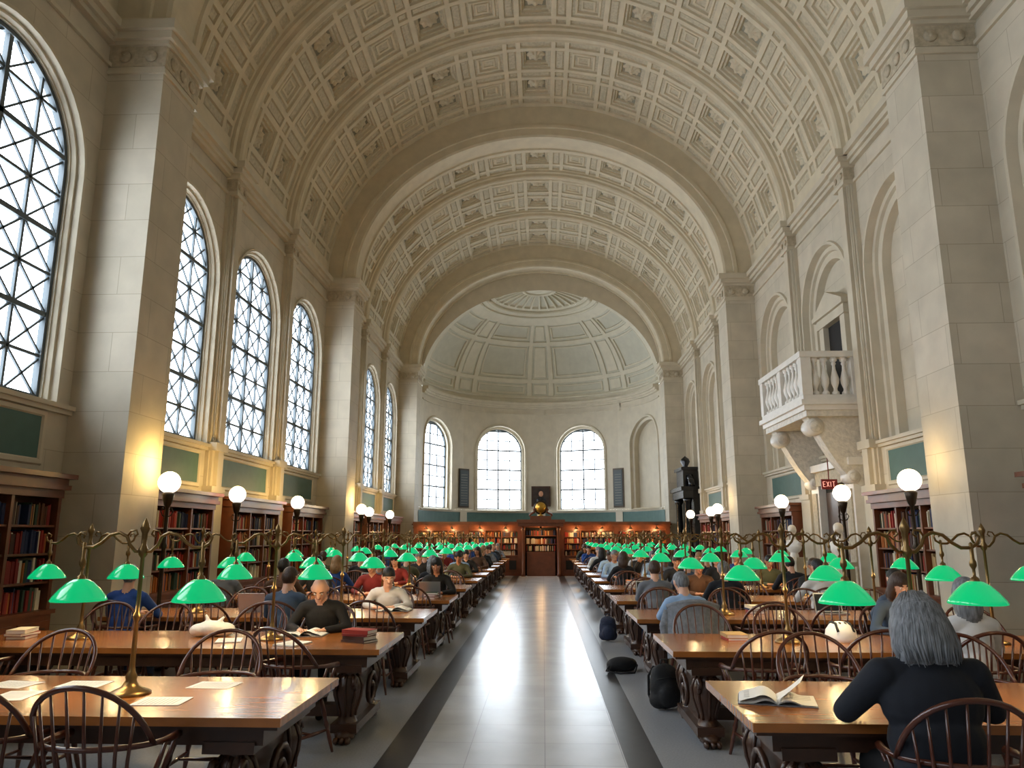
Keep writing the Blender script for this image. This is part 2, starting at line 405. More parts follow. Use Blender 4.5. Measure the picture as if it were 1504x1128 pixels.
ob('ceiling_dome',mb.mesh('ceiling_dome',[M['dome'],M['dome_r']]))
mb=MB(); n=60
for k in range(n):
    t0=PI*k/n;t1=PI*(k+1)/n
    P=lambda t,a,b,z:(-a*math.cos(t),YA,z+b*math.sin(t))
    mb.add([P(t0,RA,HA-.08,ZA),P(t1,RA,HA-.08,ZA),P(t1,RA+1.5,6.9,ZA),P(t0,RA+1.5,6.9,ZA)],[(0,1,2,3)],0)
for sg in(-1,1):
    mb.add([(sg*RA,YA,0),(sg*(RA+1.5),YA,0),(sg*(RA+1.5),YA,ZA),(sg*RA,YA,ZA)],[(0,1,2,3)],0)
ob('wall_end_arch',mb.mesh('wall_end_arch',[M['stone_s']]))
mb=MB(); mb.box2(-7,7,-13.7,-13.3,0,16,0); mb.box2(-1.2,1.2,-13.3,-13.2,0,3,1); mb.box2(-1.4,1.4,-13.3,-13.15,3,3.3,2)
ob('wall_back',mb.mesh('wall_back',[M['stone'],M['wood_d'],M['stone_s']]))
# ------------------------------------------------------------------ windows
def inside(s,z,yc,hw,zb,zs):
    if z<zb or abs(s-yc)>hw: return False
    return z<=zs or (s-yc)**2+(z-zs)**2<=hw*hw
wn=[0]
def window(mp,yc,hw,zb,zs,d,style):
    mb=MB(); zt=zs+hw
    def seg(p,q,r):
        K=60; ins=[k for k in range(K+1) if inside(p[0]+(q[0]-p[0])*k/K,p[1]+(q[1]-p[1])*k/K,yc,hw,zb,zs)]
        if len(ins)<2: return
        f=lambda k:(p[0]+(q[0]-p[0])*k/K,p[1]+(q[1]-p[1])*k/K)
        a=f(ins[0]);b=f(ins[-1])
        mb.tube([mp(a[0],d,a[1]),mp(b[0],d,b[1])],r,4,0,sm=False)
    lp=loop(yc,hw-.02,zb+.02,zs,24)
    mb.tube([mp(a,d,b) for a,b in lp],.06,4,0,closed=True,sm=False)
    nc=4; cw=2*hw/nc
    if style=='X':
        rh=cw*.86; rows=int((zt-zb)/rh)+1
        for c in range(1,nc): seg((yc-hw+c*cw,zb),(yc-hw+c*cw,zt),.05 if c==2 else .03)
        for r in range(1,rows+1): seg((yc-hw,zb+r*rh),(yc+hw,zb+r*rh),.05 if r%2==0 else .03)
        for c in range(nc):
            for r in range(rows+1):
                a=yc-hw+c*cw; z=zb+r*rh
                seg((a,z),(a+cw,z+rh),.021); seg((a+cw,z),(a,z+rh),.021)
    else:
        for c in range(1,nc): seg((yc-hw+c*cw,zb),(yc-hw+c*cw,zt),.05 if c==2 else .035)
        for r in range(1,9): seg((yc-hw,zb+r*cw*.85),(yc+hw,zb+r*cw*.85),.05 if r%2==0 else .032)
    wn[0]+=1; nm='window_%d'%wn[0]
    ob(nm,mb.mesh(nm,[M['frame']]))
def portal(loc,rot,w,h):
    l=bpy.data.lights.new('sky_portal','AREA'); l.shape='RECTANGLE'; l.size=w; l.size_y=h
    try: l.cycles.is_portal=True
    except Exception as e: print('portal',e)
    o=bpy.data.objects.new('sky_portal',l); C.objects.link(o); o.location=loc; o.rotation_euler=rot
for a,b,i,k in bays:
    yc=(a+b)/2; window(mpL,yc,WHW,3.46,WZ,.18,'X')
    portal((-WX-.3,yc,5.72),(0,-PI/2,0),4.6,2.7)
for q,s0 in enumerate(APS[:3]):
    s=s0+q4/2; window(mpA,s,1.2,3.0,6.0,.3,'G')
    th=s/RA; l=(math.sin(th)*(RA+.5),YA+math.cos(th)*(RA+.5),5.1)
    dirv=Vector((-math.sin(th),-math.cos(th),0)); portal(l,dirv.to_track_quat('-Z','Y').to_euler(),2.5,4.3)
# ------------------------------------------------------------------ floor
mb=MB(); xc=-.2
def fl(x0,x1,m): mb.add([(x0,-13.5,0),(x1,-13.5,0),(x1,40,0),(x0,40,0)],[(0,1,2,3)],m)
fl(-7,xc-1.08,2); fl(xc-1.08,xc-.82,1); fl(xc-.82,xc+.82,0); fl(xc+.82,xc+1.08,1); fl(xc+1.08,7,2)
ob('floor',mb.mesh('floor',FM))
# ------------------------------------------------------------------ furniture meshes
def table_mesh():
    mb=MB(); L=1.92;W=.57
    mb.box2(-L,L,-W,W,.715,.76,0); mb.box2(-L+.02,L-.02,-W+.02,W-.02,.695,.715,1)
    mb.box2(-L+.12,L-.12,-W+.1,W-.1,.6,.695,1)
    for sg in(-1,1):
        x=sg*(L-.3)
        mb.box2(x-.14,x+.14,-W+.08,W-.08,.56,.62,1)
        mb.box2(x-.11,x+.11,-W+.1,W-.1,.08,.15,1)
        for sy in(-1,1):
            y=sy*.36
            prof=[(.10,.05),(.12,.1),(.085,.16),(.07,.2),(.075,.24),(.115,.36),(.125,.44),(.1,.5),(.07,.53),(.12,.57)]
            mb.lathe(prof,(x,y,0),8,1,sm=True,rot=PI/8)
            for q in range(8):
                a=2*PI*q/8; mb.tube([(x+r*.98*math.cos(a),y+r*.98*math.sin(a),z) for r,z in prof[3:9]],.014,5,1)
            mb.ell((x,y+sy*.05,.055),(.09,.12,.055),10,1)
            for t in(-.05,0,.05): mb.ell((x+t,y+sy*.15,.03),(.026,.05,.03),8,1)
            for sx in(-.08,.08):
                pts=[(x+sx,y+sy*(.10+.05*math.cos(t)*(1-t/9)),.46+.07*math.sin(t)*(1-t/9)) for t in [i*.5 for i in range(14)]]
                mb.tube(pts,.02,5,1)
        pts=[(x+sg*.12,.17*math.cos(t)*(1-t/12),.34+.16*math.sin(t)*(1-t/12)) for t in [i*.5 for i in range(18)]]
        mb.tube(pts,.022,5,1)
        mb.box2(x-.05,x+.05,-.26,.26,.15,.58,1)
    mb.box2(-L+.3,L-.3,-.06,.06,.12,.22,1)
    return mb.mesh('reading_table',[M['wood'],M['wood_d']])
TM=table_mesh()
def chair_mesh():
    mb=MB(); n=28
    out=[]
    for k in range(n):
        a=2*PI*k/n; c,s=math.cos(a),math.sin(a)
        x=.25*math.copysign(abs(c)**.75,c); y=.22*math.copysign(abs(s)**.75,s); x*=(1+.1*(y/.22)); out.append((x,y))
    vs=[];R=[(.05,.425),(.85,.425),(1,.44),(.98,.462),(.7,.452),(.05,.445)]
    for q,z in R: vs+=[(x*q,y*q,z) for x,y in out]
    fs=[(i*n+k,i*n+(k+1)%n,(i+1)*n+(k+1)%n,(i+1)*n+k) for i in range(len(R)-1) for k in range(n)]
    fs+=[tuple(range(n-1,-1,-1)),tuple((len(R)-1)*n+k for k in range(n))]
    mb.add(vs,fs,0,True)
    LG={}
    for sx in(-1,1):
        for sy in(-1,1):
            p0=Vector((sx*.16,sy*.13,.43)); p1=Vector((sx*.235,sy*.215,0)); LG[sx,sy]=(p0,p1)
            ts=[0,.15,.3,.42,.5,.58,.75,.9,1]; rr=[.013,.018,.02,.014,.02,.015,.018,.013,.011]
            mb.tube([p0.lerp(p1,t) for t in ts],rr,8,0)
    for sx in(-1,1):
        a=LG[sx,-1][0].lerp(LG[sx,-1][1],.6); b=LG[sx,1][0].lerp(LG[sx,1][1],.6)
        mb.tube([a,a.lerp(b,.5),b],[.009,.016,.009],6,0)
    mb.tube([(-.2,0,.17),(0,0,.17),(.2,0,.17)],[.009,.016,.009],6,0)
    rail=[(-.29,.17,.675),(-.3,.08,.68)]
    for k in range(13):
        t=PI*k/12; rail.append((-.295*math.cos(t),-.0-.26*math.sin(t),.685+.015*math.sin(t)))
    rail+=[(.3,.08,.68),(.29,.17,.675)]
    mb.tube(rail,[.022,.02]+[.014]*13+[.02,.022],8,0)
    def hoop(t): return Vector((-.285*math.cos(t)*(1+.06*math.sin(t)),-.08-.24*math.sin(t)**.8 if math.sin(t)>0 else -.08,.69+.30*math.sin(max(0,t))**.9))
    HP=[hoop(max(1e-4,min(PI-1e-4,PI*k/20))) for k in range(21)]
    mb.tube(HP,.0145,8,0)
    for k in range(8):
        u=(k-3.5)/3.5; t=PI/2+u*1.02
        top=hoop(t); bot=Vector((-.2*math.cos(t)/.85,-.16-.03*(1-u*u),.455))
        mb.tube([bot,bot.lerp(top,.45)+Vector((0,-.01,0)),top],[.008,.009,.006],6,0)
    for sx in(-1,1):
        for y,b in((.13,.12),(.03,.02)): mb.tube([(sx*.225,b,.455),(sx*.265,(y+b)/2,.57),(sx*.297,y,.675)],[.009,.014,.008],6,0)
    return mb.mesh('windsor_chair',[M['chair']])
CM=chair_mesh()
def lamp_mesh():
    mb=MB()
    mb.lathe([(.12,0),(.12,.012),(.095,.025),(.05,.045),(.03,.08),(.036,.1),(.02,.13),(.016,.16),(.013,.42),(.024,.44),(.024,.46),(.013,.48),(.012,.80),(.026,.82),(.03,.85),(.016,.88),(.018,.95),(.03,.98),(.02,1.01),(0,1.05)],n=14,m=0)
    for s in(-1,1):
        pts=[(0,.84),(.05,.84),(.09,.88),(.11,.93),(.16,.955),(.22,.94),(.27,.895),(.32,.865),(.38,.865),(.42,.89),(.435,.93),(.41,.955),(.385,.94),(.39,.92)]
        mb.tube([(s*x,0,z) for x,z in pts],[.011]*9+[.01,.009,.008,.007,.006],7,0)
        pts=[(.11,.93),(.09,.965),(.055,.97),(.045,.945),(.065,.93)]
        mb.tube([(s*x,0,z) for x,z in pts],.007,6,0)
        mb.lathe([(0,.90),(.012,.89),(.012,.8),(.02,.78),(.02,.76),(.009,.74),(.009,.7),(.022,.69),(.03,.665),(.03,.655)],(s*.38,0,0),10,0)
        mb.lathe([(.028,.672),(.045,.668),(.075,.65),(.115,.61),(.15,.565),(.16,.545),(.157,.54)],(s*.38,0,0),24,1)
        mb.lathe([(.157,.54),(.145,.563),(.11,.606),(.07,.645),(.03,.655)],(s*.38,0,0),24,2)
    return mb.mesh('desk_lamp',[M['brass'],M['shade'],M['shade_in']])
LM=lamp_mesh()
bm_=bmesh.new(); bm_.from_mesh(LM)
bmesh.ops.delete(bm_,geom=[f for f in bm_.faces if len(f.verts)>=20],context='FACES'); bm_.to_mesh(LM); bm_.free()
bulb=bpy.data.lights.new('bulb','POINT'); bulb.energy=7.5; bulb.color=(1,.70,.36); bulb.shadow_soft_size=.03
def globe_mesh():
    mb=MB()
    mb.lathe([(.17,0),(.17,.05),(.11,.1),(.06,.2),(.045,.3),(.03,.4),(.028,1.5),(.045,1.55),(.028,1.6),(.024,2.08),(.05,2.12),(.07,2.2),(.085,2.27),(.06,2.3)],n=14,m=0)
    for s in(-1,1): mb.tube([(0,0,1.95),(s*.06,0,1.97),(s*.09,0,2.03),(s*.06,0,2.08),(s*.04,0,2.05)],.009,6,0)
    mb.ell((0,0,2.44),(.155,.155,.155),24,1)
    return mb.mesh('globe_lamp',[M['bronze'],M['globe']])
GM=globe_mesh()
gls=[]
for en in(34,10):
    gl=bpy.data.lights.new('globe_glow','POINT'); gl.energy=en; gl.color=(1,.66,.22); gl.shadow_soft_size=.1; gls.append(gl)
for sg in(-1,1):
    for x,y in((5.25,10.6),(5.6,13.9),(5.6,17.4),(5.25,22.2),(5.6,24.7),(5.6,28.1)):
        x_=sg*x-(.1 if sg>0 else 0)
        g=ob('globe_lamp',GM,(x_,y,0))
        o=bpy.data.objects.new('globe_glow',gls[0] if sg<0 else gls[1]); C.objects.link(o); o.parent=g; o.location=(0,0,2.72)
TY=[4.7+2.4*k for k in range(12)]
for k,y in enumerate(TY):
    for xc_,dxs in((XL,(.80,-1.0)),(XR,(-.80,1.0))):
        ob('reading_table',TM,(xc_,y,0))
        for dx in dxs:
            L=ob('desk_lamp',LM,(xc_+dx,y,.76))
            if k<7:
                for s in(-1,1):
                    o=bpy.data.objects.new('bulb',bulb); C.objects.link(o); o.parent=L; o.location=(s*.38,0,.58)
# ------------------------------------------------------------------ people
def Rx(a): return np.array([[1,0,0],[0,math.cos(a),-math.sin(a)],[0,math.sin(a),math.cos(a)]])
def Rz(a): return np.array([[math.cos(a),-math.sin(a),0],[math.sin(a),math.cos(a),0],[0,0,1]])
def Ry(a): return np.array([[math.cos(a),0,math.sin(a)],[0,1,0],[-math.sin(a),0,math.cos(a)]])
def remesh_prims(prims,vox,smooth=4):
    mb=MB()
    for p in prims:
        if p[0]=='c':
            _,a,ra,b,rb,m=p; a=Vector(a);b=Vector(b)
            mb.ell(a,(ra,)*3,16); mb.ell(b,(rb,)*3,16); mb.tube([a,b],[ra,rb],16)
        else:
            _,c,r,R,m=p; mb.ell(c,r,20,0,Matrix(R.tolist()) if R is not None else None)
    me=mb.mesh('tmp',[]); o=bpy.data.objects.new('tmp',me); C.objects.link(o)
    md=o.modifiers.new('r','REMESH'); md.mode='VOXEL'; md.voxel_size=vox
    sm=o.modifiers.new('s','SMOOTH'); sm.factor=.5; sm.iterations=smooth
    dg=bpy.context.evaluated_depsgraph_get(); dg.update()
    e=o.evaluated_get(dg); m2=bpy.data.meshes.new_from_object(e)
    nv=len(m2.vertices); co=np.zeros(nv*3); m2.vertices.foreach_get('co',co); co=co.reshape(-1,3)
    faces=[tuple(p.vertices) for p in m2.polygons]
    ctr=np.array([co[list(f)].mean(0) for f in faces])
    best=np.full(len(ctr),1e9); mi=np.zeros(len(ctr),int)
    for p in prims:
        if p[0]=='c':
            _,a,ra,b,rb,m=p; a=np.array(a,float);b=np.array(b,float); ab=b-a
            t=np.clip(((ctr-a)@ab)/max(1e-9,ab@ab),0,1); d=np.linalg.norm(ctr-a-t[:,None]*ab,axis=1)-(ra+(rb-ra)*t)
        else:
            _,c,r,R,m=p; q=ctr-np.array(c,float)
            if R is not None: q=q@R
            d=(np.linalg.norm(q/np.array(r),axis=1)-1)*min(r)
        k=d<best; best[k]=d[k]; mi[k]=m
    bpy.data.objects.remove(o); bpy.data.meshes.remove(me); bpy.data.meshes.remove(m2)
    out=MB(); out.v=[tuple(x) for x in co.tolist()]; out.f=faces; out.m=mi.tolist(); out.s=[True]*len(faces)
    return out
def hand(mb,w,f,side,m=2):
    w=Vector(w); f=Vector(f).normalized(); f.z=0; f.normalize()
    up=Vector((0,0,1)); s=f.cross(up)*-side
    mb.tube([w-f*.02,w+f*.03,w+f*.075,w+f*.09],[.026,.036,.04,.03],10,m,flat=.5)
    for i,(o,l) in enumerate(((.028,.072),(.010,.08),(-.009,.075),(-.027,.058))):
        b=w+f*.082+s*o
        mb.tube([b,b+f*l*.45+up*.012+s*o*.1,b+f*l*.8+up*.0+s*o*.15,b+f*l-up*.014+s*o*.15],[.0095,.009,.0085,.006],7,m)
    b=w+f*.025+s*.03
    mb.tube([b,b+f*.025+s*.022,b+f*.05+s*.03-up*.006,b+f*.068+s*.028-up*.01],[.012,.011,.010,.007],7,m)
def head_prims(nb,hp,hy,hair,roll=0):
    R=Rz(hy)@Rx(-hp)@Ry(roll)
    nb=np.array(nb,float); T=lambda p:tuple(nb+np.array([0,0.0,.05])+R@np.array(p,float))
    P=[]; hc=(0,.035,.13)
    P.append(('c',tuple(nb-np.array([0,.01,.02])),.062,T((0,.01,.05)),.055,2))
    P.append(('e',T(hc),(.077,.096,.102),R,2))
    P.append(('e',T((0,.055,.075)),(.056,.066,.072),R,2))
    P.append(('c',T((0,.122,.125)),.012,T((0,.145,.098)),.016,2))
    P.append(('e',T((0,.108,.042)),(.028,.026,.024),R,2))
    for s in(-1,1):
        P.append(('e',T((s*.08,.03,.115)),(.014,.022,.034),R,2))
    if hair=='short':
        P.append(('e',T((0,.02,.158)),(.085,.103,.088),R,3)); P.append(('e',T((0,-.012,.12)),(.082,.078,.095),R,3))
    elif hair=='long':
        P.append(('e',T((0,.018,.158)),(.09,.108,.092),R,3)); P.append(('e',T((0,-.025,.10)),(.095,.08,.13),R,3))
        P.append(('e',T((0,-.045,.0)),(.10,.06,.11),R,3))
        for s in(-1,1): P.append(('e',T((s*.075,.02,.06)),(.03,.06,.12),R,3))
    elif hair=='bald':
        P.append(('e',T((0,-.012,.115)),(.083,.078,.07),R,3))
    elif hair=='grey_bob':
        P.append(('e',T((0,.012,.15)),(.100,.118,.098),R,3)); P.append(('e',T((0,-.02,.08)),(.120,.10,.13),R,3))
        P.append(('e',T((0,-.03,.0)),(.132,.085,.085),R,3))
        for s in(-1,1):
            P.append(('e',T((s*.09,.02,.04)),(.04,.06,.12),R,3)); P.append(('e',T((s*.085,-.03,-.045)),(.05,.05,.05),R,3))
            P.append(('e',T((s*.03,-.06,-.05)),(.045,.045,.045),R,3))
    def extra(mb):
        for s in(-1,1):
            mb.ell(T((s*.031,.118,.128)),(.013,.009,.009),8,5,Matrix(R.tolist()))
            mb.ell(T((s*.031,.1255,.128)),(.005,.004,.005),6,6,Matrix(R.tolist()))
            mb.tube([T((s*.015,.128,.15)),T((s*.032,.126,.155)),T((s*.05,.112,.148))],.0045,5,3)
        mb.tube([T((-.022,.121,.068)),T((0,.129,.07)),T((.022,.121,.068))],[.003,.0055,.003],6,7)
        if hair=='grey_bob':
            rr=random.Random(3)
            for i in range(56):
                a=-PI*.08+PI*1.16*i/55+rr.uniform(-.03,.03)
                cx,cy=math.cos(a),-math.sin(a)
                top=(cx*.05,.0+cy*.05,.238+rr.uniform(-.008,.004)); 
                p1=(cx*.102,-.0+cy*.112,.165); p2=(cx*.126,-.015+cy*.108,.07); p3=(cx*(.137+rr.uniform(-.006,.012)),-.02+cy*.095,-.01); p4=(cx*(.124+rr.uniform(-.02,.02)),-.02+cy*.085,-.08+rr.uniform(-.035,.02))
                mb.tube([T(q) for q in (top,p1,p2,p3,p4)],[.004,.009,.011,.010,.002],6,3)
    return P,extra
def person(lean=.2,hp=.35,hy=0,hair='short',arms=None,w=1.0,vox=.014,smooth=4,twist=0,bulk=0):
    P=[]; hip=np.array([0,-.02,.56]); u=np.array([0,math.sin(lean),math.cos(lean)]); Rl=Rx(-lean)
    P.append(('e',tuple(hip),(.175*w,.14*w,.105),None,1))
    P.append(('e',tuple(hip+u*.06),(.178*w,.142*w,.13),Rl,0))
    P.append(('e',tuple(hip+u*.16),((.16+bulk)*w,(.125+bulk)*w,.17),Rl,0)); P.append(('e',tuple(hip+u*.33),((.175+bulk)*w,(.118+bulk*.6)*w,.19),Rl,0))
    sh=hip+u*.455
    P.append(('c',tuple(sh+[-.14*w,0,0]),.068,tuple(sh+[.14*w,0,0]),.068,0))
    P.append(('c',tuple(sh+[-.08,0,.01]),.06,tuple(sh+u*.055),.055,0)); P.append(('c',tuple(sh+[.08,0,.01]),.06,tuple(sh+u*.055),.055,0))
    for s in(-1,1):
        P.append(('c',(s*.09,0,.555),.092,(s*.13,.41,.53),.062,1)); P.append(('c',(s*.13,.41,.525),.062,(s*.135,.43,.11),.043,1))
        P.append(('c',(s*.135,.41,.055),.042,(s*.145,.56,.04),.036,4)); P.append(('c',(s*.135,.39,.045),.04,(s*.135,.41,.09),.04,4))
    if arms is None: arms=[((-.29,.2,.80),(-.13,.42,.795)),((.29,.2,.80),(.13,.42,.795))]
    sd=[-1,1]
    for s,(el,wr) in zip(sd,arms):
        S=tuple(sh+[s*.185*w,0,-.01]); P.append(('c',S,.06+bulk*.5,el,.046+bulk*.4,0)); P.append(('c',el,.046+bulk*.4,wr,.032,0))
        v=np.array(wr)-np.array(el); v=v/np.linalg.norm(v); P.append(('c',wr,.027,tuple(np.array(wr)+v*.03),.024,2))
    nb=sh+u*.07; hpz,ex=head_prims(nb,hp,hy,hair); P+=hpz
    mb=remesh_prims(P,vox,smooth); ex(mb)
    for s,(el,wr) in zip(sd,arms):
        v=np.array(wr)-np.array(el)
        if abs(v[2])<.2: hand(mb,tuple(np.array(wr)+v/np.linalg.norm(v)*.02),tuple(v),s*1)
        else:
            h=MB(); hand(h,(0,0,0),(0,1,0),s); d=Vector(v).normalized()
            q=Vector((0,1,0)).rotation_difference(d).to_matrix().to_4x4(); mb.ext(h,Matrix.Translation(Vector(wr)+d*.02)@q)
    return mb
SK=[mat('skin_light',srgb(222,172,145),.5),mat('skin_medium',srgb(190,136,104),.5),mat('skin_dark',srgb(112,74,54),.5)]
ST=(1,1,.14)
HR=[mat('hair_black',srgb(26,22,20),.5,noise=.3,nscale=60,bump=.5,bscale=90,stretch=ST),mat('hair_brown',srgb(66,44,30),.5,noise=.3,nscale=60,bump=.5,bscale=90,stretch=ST),mat('hair_grey',srgb(122,124,128),.55,noise=.5,nscale=55,bump=.6,bscale=70,stretch=ST),mat('hair_blond',srgb(150,116,74),.5,noise=.2,nscale=50,bump=.5,bscale=80,stretch=ST)]
SHc={'black':(24,24,28),'navy':(20,24,34),'blue':(40,76,150),'ltblue':(150,178,212),'white':(216,216,218),'grey':(112,116,124),'red':(120,34,34),'brown':(90,62,44),'slate':(72,88,110),'cream':(196,184,160),'olive':(80,82,60)}
SH={k:mat('cloth_'+k,srgb(*v),.85,noise=.12,nscale=6,bump=.35,bscale=9) for k,v in SHc.items()}
PT=[mat('trousers_denim',srgb(44,56,82),.9),mat('trousers_black',srgb(26,26,28),.9),mat('trousers_khaki',srgb(128,112,84),.9)]
SHOE=mat('shoe_leather',srgb(28,24,22),.5); EYE=mat('eye_white',srgb(235,232,228),.3); PUP=mat('pupil',srgb(30,22,18),.2); LIP=mat('lips',srgb(160,84,76),.5)
chin=[((-.24,.22,.80),(-.1,.44,.795)),((.22,.27,.81),(.07,.24,1.02))]
VAR={}
def V(key,**kw):
    VAR[key]=person(**kw).mesh('seated_'+key,[SH['grey'],PT[0],SK[0],HR[0],SHOE,EYE,PUP,LIP])
V('read',lean=.28,hp=.45); V('readL',lean=.25,hp=.4,hair='long',w=.9); V('up',lean=.08,hp=.1,hy=.25)
V('chin',lean=.3,hp=.3,hy=-.15,arms=chin); V('bald',lean=.35,hp=.7,hair='bald',hy=.1,vox=.011)
V('lean',lean=.5,hp=.45,hy=.3,vox=.012); V('upL',lean=.1,hp=.15,hair='long',hy=-.3,w=.88)
V('grey_bob',lean=.1,hp=.3,hair='grey_bob',vox=.009,smooth=5,w=1.12,bulk=.03,arms=[((-.34,.14,.82),(-.2,.42,.80)),((.34,.14,.82),(.16,.42,.80))])
def put_person(key,x,y,face,shirt,hair=0,skin=0,pants=0,name='seated_man',dz=0,sc=1,chair=True,rz=0):
    r=(0 if face>0 else PI)+rz
    o=ob(name,VAR[key],(x,y,0),rz=r)
    if sc!=1: o.scale=(sc,)*3
    for i,m_ in((0,SH[shirt]),(1,PT[pants]),(2,SK[skin]),(3,HR[hair])):
        o.material_slots[i].link='OBJECT'; o.material_slots[i].material=m_
    if chair: ob('windsor_chair',CM,(x,y,0),rz=r)
    return o
def chair(x,y,face,rz=0): ob('windsor_chair',CM,(x,y,0),rz=(0 if face>0 else PI)+rz)
EO=.27
def near(k): return TY[k]-.57-EO
def far(k): return TY[k]+.57+EO
occ={}
def P_(side,k,fr,x,*a,**kw):
    y=near(k) if fr=='n' else far(k)
    occ.setdefault((side,k,fr),[]).append(x); put_person(a[0],x,y,1 if fr=='n' else -1,*a[1:],**kw)
def Cc(side,k,fr,x,off=0,rz=0):
    y=(near(k)+.1-off) if fr=='n' else (far(k)-.1+off)
    occ.setdefault((side,k,fr),[]).append(x); chair(x,y,1 if fr=='n' else -1,rz)
Cc('L',0,'n',-2.22,off=-.03); Cc('L',0,'n',-2.92,off=-.1,rz=.1); Cc('L',0,'n',-4.2)
Cc('L',0,'f',-2.35,off=.1,rz=.08); Cc('L',0,'f',-3.6,off=.08); Cc('L',0,'f',-4.6)
Cc('L',1,'n',-2.0,off=.08,rz=-.4); Cc('L',1,'n',-4.8)
Cc('L',1,'f',-4.55,rz=.1); Cc('L',1,'f',-3.95); Cc('L',1,'f',-2.95,off=.0)
P_('L',1,'f',-2.25,'bald','black',hair=1,pants=1)
P_('L',2,'n',-4.75,'up','blue',hair=2); P_('L',2,'n',-2.95,'chin','slate',hair=1)
Cc('L',2,'n',-3.8); Cc('L',2,'n',-1.95)
P_('L',2,'f',-2.05,'lean','white',hair=0,skin=0); Cc('L',2,'f',-3); Cc('L',2,'f',-4.0); Cc('L',2,'f',-4.8)
P_('L',3,'f',-1.75,'readL','black',hair=0,skin=1,name='seated_woman'); Cc('L',3,'n',-1.9); Cc('L',3,'n',-2.8)
P_('R',0,'n',1.84,'grey_bob','navy',hair=2,pants=1,name='seated_woman',sc=1.04,chair=False)
ob('windsor_chair',CM,(1.93,near(0)+.02,0),rz=-.12)
Cc('R',0,'n',3.3)
Cc('R',0,'f',1.95,off=.12); Cc('R',0,'f',2.95,off=.1,rz=-.1); Cc('R',0,'f',4.0)
Cc('R',1,'n',1.72,off=.1,rz=.1); P_('R',1,'n',3.35,'upL','white',hair=2,name='seated_woman'); Cc('R',1,'n',4.2); Cc('R',1,'n',2.6)
Cc('R',1,'f',1.6); Cc('R',1,'f',2.4); P_('R',1,'f',3.5,'readL','slate',hair=1,name='seated_woman'); Cc('R',1,'f',4.3)
P_('R',2,'n',1.6,'lean','ltblue',hair=2,pants=2); P_('R',2,'n',3.95,'read','slate',hair=0); Cc('R',2,'n',2.45); Cc('R',2,'n',3.2)
P_('R',3,'n',1.6,'chin','grey',hair=1); P_('R',3,'n',3.9,'up','white',hair=0)
random.seed(11)
keys=[('read','seated_man'),('readL','seated_woman'),('up','seated_man'),('chin','seated_man'),('upL','seated_woman'),('read','seated_man'),('chin','seated_man')]
cols=['black','navy','white','ltblue','grey','black','blue','brown','slate','navy','black','olive','grey','red','white']
for k in range(12):
    for side,xc_ in(('L',XL),('R',XR)):
        for fr in'nf':
            done=occ.get((side,k,fr),[])
            if k<2 and done: continue
            for q in(-1.35,-.45,.45,1.35):
                x=xc_+q+random.uniform(-.06,.06)
                if any(abs(x-d)<.6 for d in done): continue
                inner=abs(x)<3
                pr_=(.4 if side=='L' else .5) if k<5 else (.75 if inner else .5)
                if random.random()<pr_ and k>=2:
                    kk,nm=random.choice(keys); y=near(k) if fr=='n' else far(k)
                    put_person(kk,x,y,1 if fr=='n' else -1,random.choice(cols),hair=random.choice([0,0,1,1,0,2,3]),skin=random.choice([0,0,0,1,1,2]),pants=random.randint(0,2),name=nm,rz=random.uniform(-.12,.12),chair=True)
                else:
                    y=(near(k)+.1) if fr=='n' else (far(k)-.1); chair(x,y,1 if fr=='n' else -1,random.uniform(-.15,.15))
# ------------------------------------------------------------------ bookcases
def fill_books(mb,x0,x1,z0,h,yb,d,base):
    x=x0
    while x<x1-.02:
        w=random.choice([.022,.028,.034,.04,.05]); hh=h*random.uniform(.72,.93); dd=d*random.uniform(.75,.9)
        if random.random()<.03: x+=.06; continue
        run=random.randrange(len(BK))
        mb.box2(x,min(x1,x+w-.002),yb-dd,yb-.01,z0,z0+hh,base+(fill_books.c if random.random()<.6 else run)); 
        if random.random()<.12: fill_books.c=run
        x+=w
fill_books.c=0
def bookcase(W,H,D=.34,base=.75,seed=1):
    random.seed(seed)
    mb=MB(); hw=W/2
    mb.box2(-hw,hw,-.03,0,0,H,0)
    for x in(-hw,hw-.06): mb.box2(x,x+.06,-D,0,0,H,0)
    mb.box2(-hw-.02,hw+.02,-D-.06,0,0,.12,0); mb.box2(-hw,hw,-D-.03,0,.12,base,0)
    nd=4
    for k in range(nd):
        a=-hw+W*k/nd+.05; b=-hw+W*(k+1)/nd-.05
        mb.box2(a,b,-D-.05,-D-.03,.18,base-.08,0); mb.box2(a+.08,b-.08,-D-.06,-D-.05,.26,base-.16,1)
    mb.box2(-hw-.02,hw+.02,-D-.07,0,base,base+.05,0)
    top=H-.3; ns=4; sh=(top-base-.05)/ns
    xs=[-hw+.06+(W-.12)*k/3 for k in range(4)]
    for k in(1,2): mb.box2(xs[k]-.025,xs[k]+.025,-D,0,base,top,0)
    for s in range(ns):
        z=base+.05+s*sh
        if s: mb.box2(-hw+.05,hw-.05,-D+.02,0,z-.025,z,0)
        for k in range(3): fill_books(mb,xs[k]+.035,xs[k+1]-.035,z,sh-.03,-.04,D-.06,3)
    mb.box2(-hw-.01,hw+.01,-D-.02,0,top,top+.1,0); mb.box2(-hw-.05,hw+.05,-D-.08,0,top+.1,top+.16,2); mb.box2(-hw-.03,hw+.03,-D-.05,0,top+.16,top+.24,2); mb.box2(-hw-.09,hw+.09,-D-.13,0,top+.24,H,2)
    return mb
bcm=[bookcase(2.62,2.46,seed=s).mesh('bookcase',[M['wood_r'],M['wood_d'],M['wood_r']]+BK) for s in(1,2)]
